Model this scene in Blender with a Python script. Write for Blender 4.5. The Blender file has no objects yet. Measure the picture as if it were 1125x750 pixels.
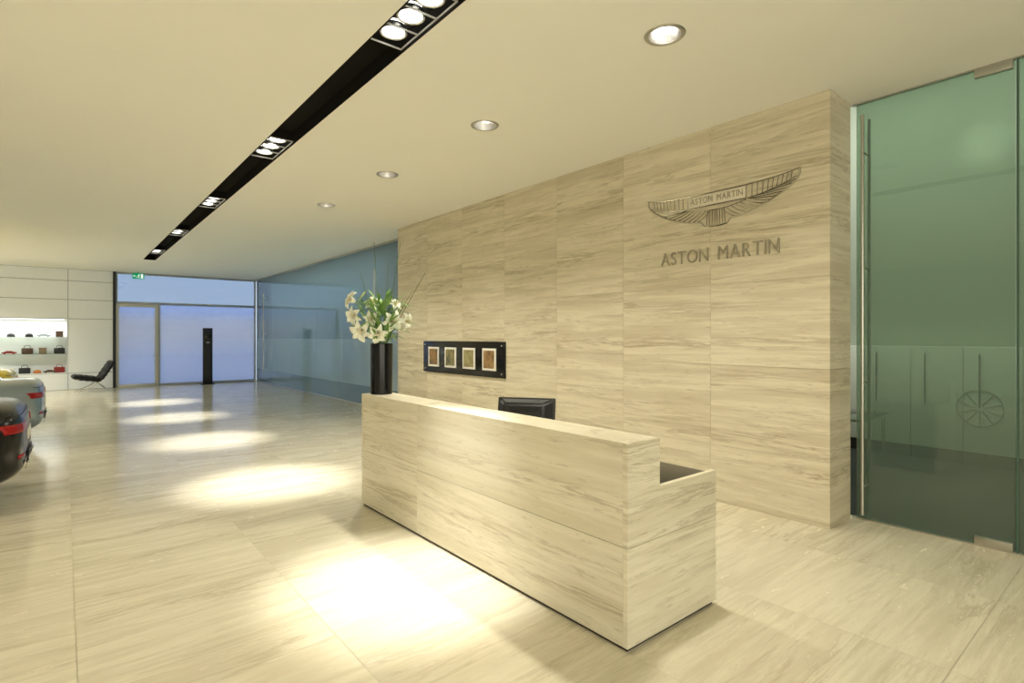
import bpy, bmesh, math, random
from mathutils import Vector, Matrix
from mathutils.bvhtree import BVHTree
random.seed(7)
S = bpy.context.scene
COL = S.collection
PI = math.pi
S.view_settings.view_transform = 'Standard'

# ------------------------------------------------------------------ camera calibration
H = 1.6; F = 600.0; U0 = 562.5; V0 = 370.0
TH = math.atan(492.5 / 600.0)
SN, CS = math.sin(TH), math.cos(TH)
CEIL = 3.66
def ray(u, v):
    t = (u - U0) / F
    return Vector((SN + CS * t, CS - SN * t, (V0 - v) / F))
def at(u, v, z): return Vector((0, 0, H)) + ray(u, v) * z
def onX(u, v, X): r = ray(u, v); return Vector((0, 0, H)) + r * (X / r.x)
def onY(u, v, Y): r = ray(u, v); return Vector((0, 0, H)) + r * (Y / r.y)

# ------------------------------------------------------------------ materials
def nodes(name):
    m = bpy.data.materials.new(name); m.use_nodes = True
    nt = m.node_tree
    for n in list(nt.nodes): nt.nodes.remove(n)
    out = nt.nodes.new('ShaderNodeOutputMaterial')
    return m, nt, out
def mat(name, col, rough=.5, metal=0.0, var=.08, scale=8, coat=0, spec=.5):
    m, nt, out = nodes(name)
    p = nt.nodes.new('ShaderNodeBsdfPrincipled')
    p.inputs['Roughness'].default_value = rough
    p.inputs['Metallic'].default_value = metal
    p.inputs['Coat Weight'].default_value = coat
    p.inputs['Specular IOR Level'].default_value = spec
    tc = nt.nodes.new('ShaderNodeTexCoord')
    no = nt.nodes.new('ShaderNodeTexNoise'); no.inputs['Scale'].default_value = scale
    nt.links.new(tc.outputs['Object'], no.inputs['Vector'])
    mx = nt.nodes.new('ShaderNodeMix'); mx.data_type = 'RGBA'
    mx.inputs[6].default_value = (*[c * (1 - var) for c in col], 1)
    mx.inputs[7].default_value = (*[min(1, c * (1 + var)) for c in col], 1)
    nt.links.new(no.outputs['Fac'], mx.inputs[0])
    nt.links.new(mx.outputs[2], p.inputs['Base Color'])
    nt.links.new(p.outputs[0], out.inputs[0])
    return m
def emis(name, col, strength):
    m, nt, out = nodes(name)
    e = nt.nodes.new('ShaderNodeEmission')
    e.inputs[0].default_value = (*col, 1); e.inputs[1].default_value = strength
    nt.links.new(e.outputs[0], out.inputs[0])
    return m
def glass(name, tint, refl=1.0, frost=0.0, frostcol=(.8, .9, .95), ior=1.5, diff=.3, light_grade=None):
    """thin glass; film = [(height, frosting)...] is a printed frosting that changes up the pane, slightly mottled"""
    m, nt, out = nodes(name)
    tr = nt.nodes.new('ShaderNodeBsdfTransparent'); tr.inputs[0].default_value = (*tint, 1)
    gl = nt.nodes.new('ShaderNodeBsdfGlossy'); gl.inputs['Roughness'].default_value = .01
    fr = nt.nodes.new('ShaderNodeFresnel'); fr.inputs[0].default_value = ior
    mu = nt.nodes.new('ShaderNodeMath'); mu.operation = 'MULTIPLY'; mu.inputs[1].default_value = refl
    nt.links.new(fr.outputs[0], mu.inputs[0])
    base = tr.outputs[0]
    if frost > 0:
        tl = nt.nodes.new('ShaderNodeBsdfTranslucent'); tl.inputs[0].default_value = (*frostcol, 1)
        df = nt.nodes.new('ShaderNodeBsdfDiffuse'); df.inputs[0].default_value = (*frostcol, 1)
        ma = nt.nodes.new('ShaderNodeMixShader'); ma.inputs[0].default_value = diff
        nt.links.new(tl.outputs[0], ma.inputs[1]); nt.links.new(df.outputs[0], ma.inputs[2])
        mb = nt.nodes.new('ShaderNodeMixShader'); mb.inputs[0].default_value = frost
        if light_grade:
            tc = nt.nodes.new('ShaderNodeTexCoord'); sp = nt.nodes.new('ShaderNodeSeparateXYZ')
            nt.links.new(tc.outputs['Object'], sp.inputs[0])
            mr = nt.nodes.new('ShaderNodeMapRange'); mr.inputs[2].default_value = light_grade[-1][0]
            no = nt.nodes.new('ShaderNodeTexNoise'); no.inputs['Scale'].default_value = 6; no.inputs['Detail'].default_value = 6
            nt.links.new(tc.outputs['Object'], no.inputs['Vector'])
            a1 = nt.nodes.new('ShaderNodeMath'); a1.operation = 'MULTIPLY_ADD'; a1.inputs[1].default_value = .14
            nt.links.new(no.outputs['Fac'], a1.inputs[0]); nt.links.new(sp.outputs['Z'], a1.inputs[2])
            a2 = nt.nodes.new('ShaderNodeMath'); a2.operation = 'SUBTRACT'; a2.inputs[1].default_value = .07
            nt.links.new(a1.outputs[0], a2.inputs[0])
            nt.links.new(a2.outputs[0], mr.inputs[0])
            rp = nt.nodes.new('ShaderNodeValToRGB')
            while len(rp.color_ramp.elements) < len(light_grade): rp.color_ramp.elements.new(.5)
            for e, (z, f) in zip(rp.color_ramp.elements, light_grade):
                e.position = z / light_grade[-1][0]; e.color = (f, f, f, 1)
            nt.links.new(mr.outputs[0], rp.inputs[0]); nt.links.new(rp.outputs[0], mb.inputs[0])
        nt.links.new(tr.outputs[0], mb.inputs[1]); nt.links.new(ma.outputs[0], mb.inputs[2])
        base = mb.outputs[0]
    mx = nt.nodes.new('ShaderNodeMixShader')
    nt.links.new(mu.outputs[0], mx.inputs[0]); nt.links.new(base, mx.inputs[1]); nt.links.new(gl.outputs[0], mx.inputs[2])
    nt.links.new(mx.outputs[0], out.inputs[0])
    return m
def travertine(name, scale, rough, light, mid, vein, spec=.5, vamt=.5, pits=.3):
    """banded, veined stone; every slab offsets the pattern through the face attribute 'tile'"""
    m, nt, out = nodes(name)
    L = nt.links.new
    N = nt.nodes.new
    p = N('ShaderNodeBsdfPrincipled')
    p.inputs['Specular IOR Level'].default_value = spec
    tc = N('ShaderNodeTexCoord'); a = N('ShaderNodeAttribute'); a.attribute_name = 'tile'
    cb = N('ShaderNodeCombineXYZ')
    for i, k in enumerate((17.0, 23.0, 41.0)):
        q = N('ShaderNodeMath'); q.operation = 'MULTIPLY'; q.inputs[1].default_value = k
        L(a.outputs['Fac'], q.inputs[0]); L(q.outputs[0], cb.inputs[i])
    def field(mul, detail, dist, rg=.6, stretch=1.0):
        mp = N('ShaderNodeMapping')
        big = max(scale)
        mp.inputs['Scale'].default_value = [s * mul * (stretch if s == big else 1) for s in scale]
        L(tc.outputs['Object'], mp.inputs['Vector'])
        ad = N('ShaderNodeVectorMath'); ad.operation = 'ADD'
        L(mp.outputs[0], ad.inputs[0]); L(cb.outputs[0], ad.inputs[1])
        n = N('ShaderNodeTexNoise'); n.inputs['Scale'].default_value = 1
        n.inputs['Detail'].default_value = detail; n.inputs['Distortion'].default_value = dist
        n.inputs['Roughness'].default_value = rg
        L(ad.outputs[0], n.inputs['Vector'])
        return n.outputs['Fac']
    def ramp(src, stops):
        r = N('ShaderNodeValToRGB'); L(src, r.inputs[0])
        while len(r.color_ramp.elements) < len(stops): r.color_ramp.elements.new(.5)
        for e, (pos, c) in zip(r.color_ramp.elements, stops):
            e.position = pos; e.color = (*c, 1) if len(c) == 3 else c
        return r.outputs[0]
    W = (1, 1, 1); K = (0, 0, 0)
    av = lambda k: tuple(x * (1 - k) + y * k for x, y in zip(light, mid))
    base = ramp(field(.8, 10, .35, .67, .8), [(.32, mid), (.42, av(.5)), (.50, light), (.57, av(.6)), (.68, mid)])
    v1 = ramp(field(1.2, 10, .5, .68, .95), [(.46, K), (.495, W), (.505, W), (.532, K)])
    mask = ramp(field(.7, 5, .4, .6, 1.0), [(.46, K), (.61, W)])
    v2 = ramp(field(1.9, 9, .3, .78, 2.0), [(.49, K), (.63, W)])
    v3 = ramp(field(11.0, 3, .3, .7, .5), [(.60, K), (.67, W)])
    def mixc(fac, c1, c2, amt):
        q = N('ShaderNodeMath'); q.operation = 'MULTIPLY'; q.inputs[1].default_value = amt
        L(fac, q.inputs[0])
        x = N('ShaderNodeMix'); x.data_type = 'RGBA'
        L(q.outputs[0], x.inputs[0]); L(c1, x.inputs[6]); x.inputs[7].default_value = (*c2, 1)
        return x.outputs[2]
    mm = N('ShaderNodeMath'); mm.operation = 'MULTIPLY'; L(v1, mm.inputs[0]); L(mask, mm.inputs[1])
    c = mixc(v2, base, mid, .7)
    c = mixc(mm.outputs[0], c, vein, vamt)
    c = mixc(v3, c, vein, pits)
    hs = N('ShaderNodeHueSaturation')
    vr = N('ShaderNodeMapRange'); vr.inputs[3].default_value = .97; vr.inputs[4].default_value = 1.03
    L(a.outputs['Fac'], vr.inputs[0]); L(vr.outputs[0], hs.inputs['Value']); L(c, hs.inputs['Color'])
    L(hs.outputs[0], p.inputs['Base Color'])
    rr = N('ShaderNodeMapRange'); rr.inputs[3].default_value = rough; rr.inputs[4].default_value = rough + .12
    L(v3, rr.inputs[0]); L(rr.outputs[0], p.inputs['Roughness'])
    L(p.outputs[0], out.inputs[0])
    return m

LT, MD, VN = (.725, .66, .50), (.555, .485, .335), (.34, .27, .155)
M = dict(
    stone=travertine('travertine_wall', (.42, .42, 7.0), .42, LT, MD, VN, .5, .65, .34),
    stone_counter=travertine('travertine_counter', (.42, .42, 7.5), .4, (.80, .745, .60), (.65, .59, .435), (.39, .315, .20), .5, .65, .34),
    stone_floor=travertine('travertine_floor', (.44, 3.8, 1), .17, (.74, .68, .52), (.605, .54, .39), (.37, .295, .18), .55, .45, .22),
    grout=mat('dark_grout', (.46, .40, .28), .8),
    seam=mat('counter_seam', (.16, .13, .08), .8),
    ceiling=mat('ceiling_plaster', (.88, .87, .79), .9, var=.01, scale=2),
    white=mat('white_lacquer_panel', (.84, .87, .88), .35, var=.02),
    wallpaint=mat('painted_wall', (.78, .77, .72), .8, var=.02),
    black=mat('matte_black', (.012, .012, .013), .5, var=.3),
    gloss_black=mat('gloss_black', (.006, .006, .007), .16, var=.3, spec=.35),
    channel=mat('dark_channel_paint', (.013, .012, .010), .9, spec=.1),
    chrome=mat('chrome', (.78, .77, .73), .15, 1.0, var=.03),
    emblem=mat('emblem_polished_metal', (.58, .55, .48), .10, 1.0, var=.05),
    feather=mat('emblem_feather_metal', (.42, .39, .32), .12, 1.0, var=.05),
    steel=mat('brushed_steel', (.55, .54, .50), .3, 1.0, var=.06, scale=30),
    letter=mat('polished_letter_metal', (.50, .47, .40), .2, 1.0, var=.05),
    leather=mat('black_leather', (.008, .008, .008), .5, var=.2, scale=40, spec=.25),
    desk=mat('dark_desk_veneer', (.035, .030, .022), .3, var=.2),
    plinth=mat('dark_plinth', (.02, .018, .015), .6),
    carpet=mat('dark_carpet', (.022, .026, .020), .95, var=.3, scale=60),
    greenwall=mat('office_wall_green', (.44, .48, .41), .8, var=.02),
    bluewall=mat('office_wall_blue', (.46, .56, .60), .8, var=.02),
    cab=mat('pale_cabinet_front', (.80, .82, .76), .4, var=.02),
    handle=mat('grey_cabinet_handle', (.09, .10, .09), .5, var=.05),
    frame=mat('pale_door_frame', (.62, .60, .52), .45, var=.03),
    framegrey=mat('grey_window_frame', (.35, .38, .42), .4, var=.03),
    mount=mat('white_mount', (.80, .78, .72), .6, var=.02),
    petal=mat('white_petal', (.86, .87, .73), .5, var=.04, scale=30),
    stamen=mat('orange_stamen', (.50, .34, .08), .6),
    stem=mat('green_stem', (.14, .28, .05), .5, var=.2),
    leaf=mat('green_leaf', (.16, .31, .06), .45, var=.35, scale=20),
    bud=mat('pale_green_bud', (.50, .58, .28), .5, var=.1, scale=30),
    blade=mat('thin_grass_green', (.10, .14, .035), .5, var=.2),
    screen=mat('dark_screen', (.01, .012, .016), .15),
    carblack=mat('car_paint_black', (.006, .006, .006), .2, var=.1, spec=.4),
    carsilver=mat('car_paint_silver_blue', (.26, .32, .36), .28, .5, var=.05, coat=.5),
    caryellow=mat('car_paint_yellow', (.75, .55, .02), .25, var=.05, coat=.5),
    carglass=mat('car_window_glass', (.01, .012, .012), .06),
    tail=mat('red_tail_lamp', (.32, .008, .008), .2, spec=.3),
    rubber=mat('tyre_rubber', (.012, .012, .012), .75),
    exitgreen=emis('exit_sign_green', (.0, .36, .12), .8),
    exitwhite=emis('exit_sign_white', (.9, 1, .92), 1.0),
    lamp=emis('lamp_lens', (1, .97, .90), 6),
    bulb=emis('lamp_bulb', (1, .97, .90), 5),
    led=emis('shelf_light', (1, .97, .88), 4),
    reflector=mat('lamp_reflector', (.60, .58, .53), .3, .85, var=.02),
    trimwhite=mat('lamp_trim_white', (.80, .78, .70), .4, var=.02),
    trimgrey=mat('lamp_frame_grey', (.42, .41, .37), .5, var=.02),
    doorglass=glass('green_door_glass', (.62, .72, .63), 1.0, .19, (.50, .62, .53), diff=.5),
    partglass=glass('blue_green_partition_glass', (.62, .75, .79), 1.25, .40, (.57, .71, .77), diff=.35),
    frostband=glass('frosted_film', (.8, .86, .92), .6, .6, (.80, .89, .94), diff=.35),
    frosted=glass('frosted_window_glass', (.60, .69, .88), .7, .62, (.92, .93, .99), diff=.12,
                  light_grade=[(0, .45), (.55, .56), (.95, .64), (1.05, .72), (1.75, 1.0), (2.15, .85), (2.45, .38), (2.7, .25)]),  # frosting stops carry the window's light gradient, built into the glass
    clearglass=glass('transom_glass', (.68, .74, .79), 1.0),
    shelfglass=glass('shelf_glass', (.85, .92, .88), 1.0),
    edge=mat('glass_edge_green', (.06, .12, .09), .2),
    snow=mat('pale_paving', (.80, .80, .80), .9, var=.15, scale=2),
    red=mat('red_cloth', (.25, .02, .015), .7), orange=mat('orange_leather', (.50, .16, .03), .5),
    brown=mat('brown_leather', (.08, .04, .02), .5), tan=mat('tan_card', (.25, .18, .10), .6),
)
def picture_mat(name, c1, c2, sc):
    m, nt, out = nodes(name)
    p = nt.nodes.new('ShaderNodeBsdfPrincipled'); p.inputs['Roughness'].default_value = .3
    tc = nt.nodes.new('ShaderNodeTexCoord')
    n = nt.nodes.new('ShaderNodeTexNoise'); n.inputs['Scale'].default_value = sc; n.inputs['Detail'].default_value = 5
    r = nt.nodes.new('ShaderNodeValToRGB')
    r.color_ramp.elements[0].position = .35; r.color_ramp.elements[0].color = (*c1, 1)
    r.color_ramp.elements[1].position = .65; r.color_ramp.elements[1].color = (*c2, 1)
    nt.links.new(tc.outputs['Object'], n.inputs['Vector']); nt.links.new(n.outputs['Fac'], r.inputs[0])
    nt.links.new(r.outputs[0], p.inputs['Base Color']); nt.links.new(p.outputs[0], out.inputs[0])
    return m

# ------------------------------------------------------------------ mesh helpers
def B():
    bm = bmesh.new(); bm.faces.layers.float.new('tile'); return bm
def merge(bm, t, tile=None, mtx=None):
    lay = bm.faces.layers.float.get('tile')
    t.verts.ensure_lookup_table(); mp = {}
    for v in t.verts: mp[v] = bm.verts.new(mtx @ v.co if mtx else v.co)
    for f in t.faces:
        try: g = bm.faces.new([mp[v] for v in f.verts])
        except ValueError: continue
        if tile is not None and lay: g[lay] = tile
    t.free()
def box(bm, x0, x1, y0, y1, z0, z1, bev=0, tile=None, mtx=None, seg=2):
    t = bmesh.new(); bmesh.ops.create_cube(t, size=1)
    for v in t.verts:
        v.co = Vector(((x0 + x1) / 2 + v.co.x * (x1 - x0), (y0 + y1) / 2 + v.co.y * (y1 - y0), (z0 + z1) / 2 + v.co.z * (z1 - z0)))
    if bev: bmesh.ops.bevel(t, geom=t.edges[:], offset=bev, segments=seg, affect='EDGES', profile=.5)
    merge(bm, t, tile, mtx); return bm
def lathe(bm, prof, n=32, mtx=None):
    mtx = mtx or Matrix()
    rings = []
    for r, z in prof:
        if r < 1e-6: rings.append([bm.verts.new(mtx @ Vector((0, 0, z)))])
        else: rings.append([bm.verts.new(mtx @ Vector((r * math.cos(2 * PI * i / n), r * math.sin(2 * PI * i / n), z))) for i in range(n)])
    for a, b in zip(rings, rings[1:]):
        for i in range(n):
            j = (i + 1) % n
            if len(a) == 1 and len(b) == 1: continue
            if len(a) == 1: bm.faces.new((a[0], b[i], b[j]))
            elif len(b) == 1: bm.faces.new((a[i], a[j], b[0]))
            else: bm.faces.new((a[i], a[j], b[j], b[i]))
    return bm
def tube(bm, pts, r, n=8):
    pts = [Vector(p) for p in pts]
    rs = r if isinstance(r, (list, tuple)) else [r] * len(pts)
    prev = None; rings = []
    for i, p in enumerate(pts):
        d = (pts[min(i + 1, len(pts) - 1)] - pts[max(i - 1, 0)]).normalized()
        if prev is None:
            a = Vector((0, 0, 1)) if abs(d.z) < .9 else Vector((1, 0, 0))
            x = d.cross(a).normalized()
        else:
            x = (prev - d * prev.dot(d)).normalized()
        prev = x; y = d.cross(x)
        rings.append([bm.verts.new(p + (x * math.cos(2 * PI * k / n) + y * math.sin(2 * PI * k / n)) * rs[i]) for k in range(n)])
    for a, b in zip(rings, rings[1:]):
        for k in range(n): bm.faces.new((a[k], a[(k + 1) % n], b[(k + 1) % n], b[k]))
    bm.faces.new(rings[0][::-1]); bm.faces.new(rings[-1])
    return bm
def prism_xz(bm, poly, y0, y1, tile=None):
    a = [bm.verts.new((x, y0, z)) for x, z in poly]; b = [bm.verts.new((x, y1, z)) for x, z in poly]
    lay = bm.faces.layers.float.get('tile'); fs = [bm.faces.new(a), bm.faces.new(b[::-1])]
    for i in range(len(a)):
        j = (i + 1) % len(a); fs.append(bm.faces.new((a[i], b[i], b[j], a[j])))
    if tile is not None:
        for f in fs: f[lay] = tile
    return bm
def curve(pts, n=8):
    """Catmull-Rom through the points"""
    P = [Vector(p) for p in pts]; P = [2 * P[0] - P[1]] + P + [2 * P[-1] - P[-2]]; o = []
    for i in range(1, len(P) - 2):
        for k in range(n):
            t = k / n; a, b, c, d = P[i - 1:i + 3]
            o.append(.5 * ((2 * b) + (c - a) * t + (2 * a - 5 * b + 4 * c - d) * t * t + (3 * b - a - 3 * c + d) * t ** 3))
    o.append(P[-2]); return o
def obj(name, bm, m, parent=None, smooth=True, angle=38):
    bmesh.ops.recalc_face_normals(bm, faces=bm.faces[:])
    me = bpy.data.meshes.new(name); bm.to_mesh(me); bm.free()
    me.materials.append(m)
    if smooth:
        me.polygons.foreach_set('use_smooth', [True] * len(me.polygons))
        me.set_sharp_from_angle(angle=math.radians(angle))
    o = bpy.data.objects.new(name, me); COL.objects.link(o)
    if parent: o.parent = parent
    return o
def thing(name, label, cat, loc=(0, 0, 0), rotz=0, group=None, kind=None):
    o = bpy.data.objects.new(name, None); COL.objects.link(o); o.empty_display_size = .1
    o.location = loc; o.rotation_euler = (0, 0, rotz); o['label'] = label
    if cat: o['category'] = cat
    if group: o['group'] = group
    if kind: o['kind'] = kind
    return o
def tag(o, label, cat, group=None, kind=None):
    o['label'] = label; o['category'] = cat
    if group: o['group'] = group
    if kind: o['kind'] = kind
    return o
def struct(name, bm, m, smooth=True, label=None):
    o = obj(name, bm, m, None, smooth); o['kind'] = 'structure'
    if label: o['label'] = label
    return o
def dup(root, loc, label=None, rotz=None):
    r = root.copy(); COL.objects.link(r); r.location = loc
    if rotz is not None: r.rotation_euler = (0, 0, rotz)
    if label: r['label'] = label
    for ch in list(root.children):
        c = ch.copy(); COL.objects.link(c); c.parent = r
        for g in list(ch.children):
            d = g.copy(); COL.objects.link(d); d.parent = c
    return r
def text_bm(s, extrude=.0, offset=0.0):
    cu = bpy.data.curves.new('txt', 'FONT'); cu.body = s; cu.size = 1; cu.extrude = extrude; cu.offset = offset
    o = bpy.data.objects.new('txt', cu); COL.objects.link(o)
    bpy.context.view_layer.update()
    me = bpy.data.meshes.new_from_object(o.evaluated_get(bpy.context.evaluated_depsgraph_get()))
    bpy.data.objects.remove(o); bpy.data.curves.remove(cu)
    bm = bmesh.new(); bm.from_mesh(me); bpy.data.meshes.remove(me)
    return bm

# ------------------------------------------------------------------ room shell
XW, XG = 4.92, 5.42                 # stone wall face, glass plane
YN, YF = 1.83, 9.42                 # stone wall ends
YB = 21.25                          # back wall
XE = 9.1                            # far wall of the rooms behind the glass
OC = 5.4                            # ceiling height of the tall office behind the glass door
g = .0010
bm = B()
lay = bm.faces.layers.float.get('tile')
x = .05 - 1.08 * 9
while x < XE + .3:
    y = 1.76 - 1.07 * 6
    while y < YB + .4:
        f = bm.faces.new([bm.verts.new(c) for c in ((x + g, y + g, 0), (x + 1.08 - g, y + g, 0), (x + 1.08 - g, y + 1.07 - g, 0), (x + g, y + 1.07 - g, 0))])
        f[lay] = random.random()
        y += 1.07
    x += 1.08
box(bm, -9.8, XE + .4, -4.8, YB + .6, -.2, -.003)
fl = struct('floor', bm, M['stone_floor'], False)
fl.data.materials.append(M['grout'])
for p in fl.data.polygons:
    if len(p.vertices) == 4 and p.center.z < -.002: p.material_index = 1

# ceiling with the recessed channel and the four downlight openings cut out of it
DX = 3.17; DYS = [2.22, 4.28, 6.35, 8.43]
CX0, CX1, CY0, CY1 = 1.63, 1.90, -2.0, 17.4
bm = B()
pl = [(-9.2, -4.2), (XG + .04, -4.2), (XG + .04, 8.5), (XE + .2, 8.5), (XE + .2, YB + .6), (-9.2, YB + .6)]
va_ = [bm.verts.new((a, b, CEIL)) for a, b in pl]; vb_ = [bm.verts.new((a, b, CEIL + .3)) for a, b in pl]
bm.faces.new(va_); bm.faces.new(vb_[::-1])
for i in range(6): bm.faces.new((va_[i], vb_[i], vb_[(i + 1) % 6], va_[(i + 1) % 6]))
ceil = struct('ceiling', bm, M['ceiling'], False)
ct = B(); box(ct, CX0, CX1, CY0, CY1, CEIL - .05, CEIL + .14)
for y in DYS: lathe(ct, [(0, CEIL - .05), (.118, CEIL - .05), (.118, CEIL + .14), (0, CEIL + .14)], 40, Matrix.Translation((DX, y, 0)))
cut = obj('cutter', ct, M['ceiling'], None, False)
md = ceil.modifiers.new('b', 'BOOLEAN'); md.object = cut; md.operation = 'DIFFERENCE'; md.solver = 'EXACT'
bpy.context.view_layer.update()
nm = bpy.data.meshes.new_from_object(ceil.evaluated_get(bpy.context.evaluated_depsgraph_get()))
ceil.modifiers.clear(); ceil.data = nm
bpy.data.objects.remove(cut)
# dark lining of the channel
bm = B()
box(bm, CX0 + .001, CX1 - .001, CY0 + .001, CY1 - .001, CEIL + .125, CEIL + .138)
box(bm, CX0 + .001, CX0 + .008, CY0 + .001, CY1 - .001, CEIL - .004, CEIL + .125)
box(bm, CX1 - .008, CX1 - .001, CY0 + .001, CY1 - .001, CEIL - .004, CEIL + .125)
box(bm, CX0 + .008, CX1 - .008, CY1 - .008, CY1 - .001, CEIL - .004, CEIL + .125)
struct('trim_1', bm, M['channel'], False, 'dark recessed channel running along the ceiling')

# travertine feature wall
cols = [YN + (YF - YN) / 7 * i for i in range(8)]
rows = [0, .55, 1.33, 2.11, 2.89, CEIL]
bm = B()
for i in range(7):
    for j in range(5):
        box(bm, XW, XG - .05, cols[i] + g, cols[i + 1] - g, rows[j] + (g if j else 0), rows[j + 1] - (g if j < 4 else 0), .001, random.random(), None, 1)
box(bm, XW + .008, XG - .06, YN + .008, YF - .008, .001, CEIL - .001)
w = struct('wall_right', bm, M['stone'], False, 'tall travertine clad wall behind the reception counter')
w.data.materials.append(M['grout'])
for p in list(w.data.polygons)[-6:]: p.material_index = 1

bm = B(); box(bm, -9.2, -9.0, -4.2, YB + .6, 0, CEIL); struct('wall_left', bm, M['wallpaint'], False)
bm = B(); box(bm, -9.0, XG + .04, -4.2, -4.0, 0, CEIL); box(bm, XG + .04, XE, -4.2, -4.0, 0, OC); struct('wall_front', bm, M['wallpaint'], False)
bm = B(); box(bm, XE, XE + .2, -4.2, 8.6, 0, OC); struct('wall_right_office', bm, M['greenwall'], False)
bm = B(); box(bm, XE, XE + .2, 8.6, YB + .6, 0, CEIL); struct('wall_right_far_office', bm, M['bluewall'], False)
bm = B(); box(bm, XG + .02, XE, 8.4, 8.6, 0, CEIL); box(bm, XG + .02, XE, 8.4, 8.6, CEIL, OC); struct('wall_middle', bm, M['greenwall'], False)
bm = B(); box(bm, XG - .16, XG + .04, -4.0, 8.6, CEIL + .3, OC); struct('wall_office_upper', bm, M['greenwall'], False)
bm = B(); box(bm, XG - .16, XE + .2, -4.2, 8.6, OC, OC + .1); struct('ceiling_office', bm, M['ceiling'], False)
bm = B(); box(bm, XG + .1, XE, YB, YB + .2, 0, CEIL); struct('wall_back_office', bm, M['bluewall'], False)
bm = B(); box(bm, XG + .06, XE, -4, 8.4, 0, .006); struct('floor_office', bm, M['carpet'], False)

# white panelled back wall with an opening for the display case
NX0, NX1, NZ0, NZ1 = -1.9, .10, .50, 2.15
bm = B()
zr = [0, NZ0, NZ1, 2.73, 3.30, CEIL]
xc = [-9, -6.6, -4.3, NX0, NX1, 1.20]
for i in range(5):
    for j in range(5):
        if i == 3 and j == 1: continue
        box(bm, xc[i] + .008, xc[i + 1] - .008, YB, YB + .02, zr[j] + .009, zr[j + 1] - .009, .001)
nface = len(bm.faces)
box(bm, -9, NX0, YB + .02, YB + .5, 0, CEIL); box(bm, NX1, 1.2, YB + .02, YB + .5, 0, CEIL)
box(bm, NX0, NX1, YB + .02, YB + .5, 0, NZ0); box(bm, NX0, NX1, YB + .02, YB + .5, NZ1, CEIL)
wb = struct('wall_back', bm, M['white'], False, 'white panelled wall with horizontal grooves')
wb.data.materials.append(M['framegrey'])
for p in list(wb.data.polygons)[nface:]: p.material_index = 1

# far glazing: dark jamb, door, window and transom
bm = B(); box(bm, 1.205, 1.27, YB - .03, YB + .15, 0, CEIL); struct('trim_2', bm, M['black'], False)
d1 = thing('door_1', 'frosted glass door in a pale frame beside the white wall', None, (1.27, YB + .02, 0), kind='structure')
fw = .085; DW = 1.13; DH = 2.65
bm = B(); box(bm, 0, fw, 0, .07, 0, DH, .004); box(bm, DW - fw, DW, 0, .07, 0, DH, .004); box(bm, fw, DW - fw, 0, .07, DH - fw, DH, .004); box(bm, fw, DW - fw, 0, .07, 0, fw, .004)
obj('door_frame', bm, M['frame'], d1)
bm = B(); box(bm, fw, DW - fw, .03, .034, fw, DH - fw); obj('pane', bm, M['frosted'], d1, False)
bm = B(); tube(bm, [(DW - .045, -.02, 1.0), (DW - .045, -.05, 1.0), (DW - .17, -.05, 1.0)], .012); box(bm, DW - .065, DW - .025, -.02, 0, .92, 1.1, .003); obj('handle', bm, M['steel'], d1)
w1 = thing('window_1', 'wide frosted window with a clear transom at the far end', None, (1.27, YB + .02, 0), kind='structure')
WW = XG - 1.27 - .01
bm = B(); box(bm, DW + .002, DW + .06, 0, .07, 0, DH, .003); box(bm, WW - .06, WW, 0, .07, 0, CEIL, .003)
box(bm, 0, WW - .06, 0, .07, DH + .002, DH + .08, .003); box(bm, 0, WW - .06, 0, .07, CEIL - .06, CEIL, .003); box(bm, DW + .06, WW - .06, 0, .07, 0, .07, .003)
box(bm, 0, .05, 0, .07, DH + .08, CEIL - .06, .003)
obj('window_frame', bm, M['framegrey'], w1)
bm = B(); box(bm, DW + .06, WW - .06, .03, .034, .07, DH + .002); obj('pane', bm, M['frosted'], w1, False)
bm = B(); box(bm, .05, WW - .06, .03, .034, DH + .08, CEIL - .06); obj('transom_pane', bm, M['clearglass'], w1, False)
bm = B(); box(bm, -30, 40, YB + .62, 70, -.25, -.05); struct('ground', bm, M['snow'], False, 'pale paving outside the far window')

# glass partition beyond the stone wall
w2 = thing('window_2', 'long blue green glass partition running to the far window', None, (XG, YF, 0), kind='structure')
PL = YB - YF - .02; npan = 6
for i in range(npan):
    a, b = PL / npan * i, PL / npan * (i + 1)
    bm = B(); box(bm, 0, .003, a + .001, b - .001, .03, CEIL - .04); obj('pane', bm, M['partglass'], w2, False)
    bm = B(); box(bm, -.003, -.001, a + .004, b - .004, .46, 1.55); obj('frosted_band', bm, M['frostband'], w2, False)
bm = B(); box(bm, -.02, .03, 0, PL, CEIL - .04, CEIL, .002); box(bm, -.02, .03, 0, PL, 0, .03, .002)
obj('rail', bm, M['steel'], w2)
for yy in (11.35, 20.1):
    bm = B(); tube(bm, [(-.07, yy - YF, .35), (-.07, yy - YF, 3.1)], .016, 12)
    for z in (.5, 1.7, 2.95): tube(bm, [(-.07, yy - YF, z), (.0, yy - YF, z)], .009)
    obj('pull_handle', bm, M['steel'], w2)

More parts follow.
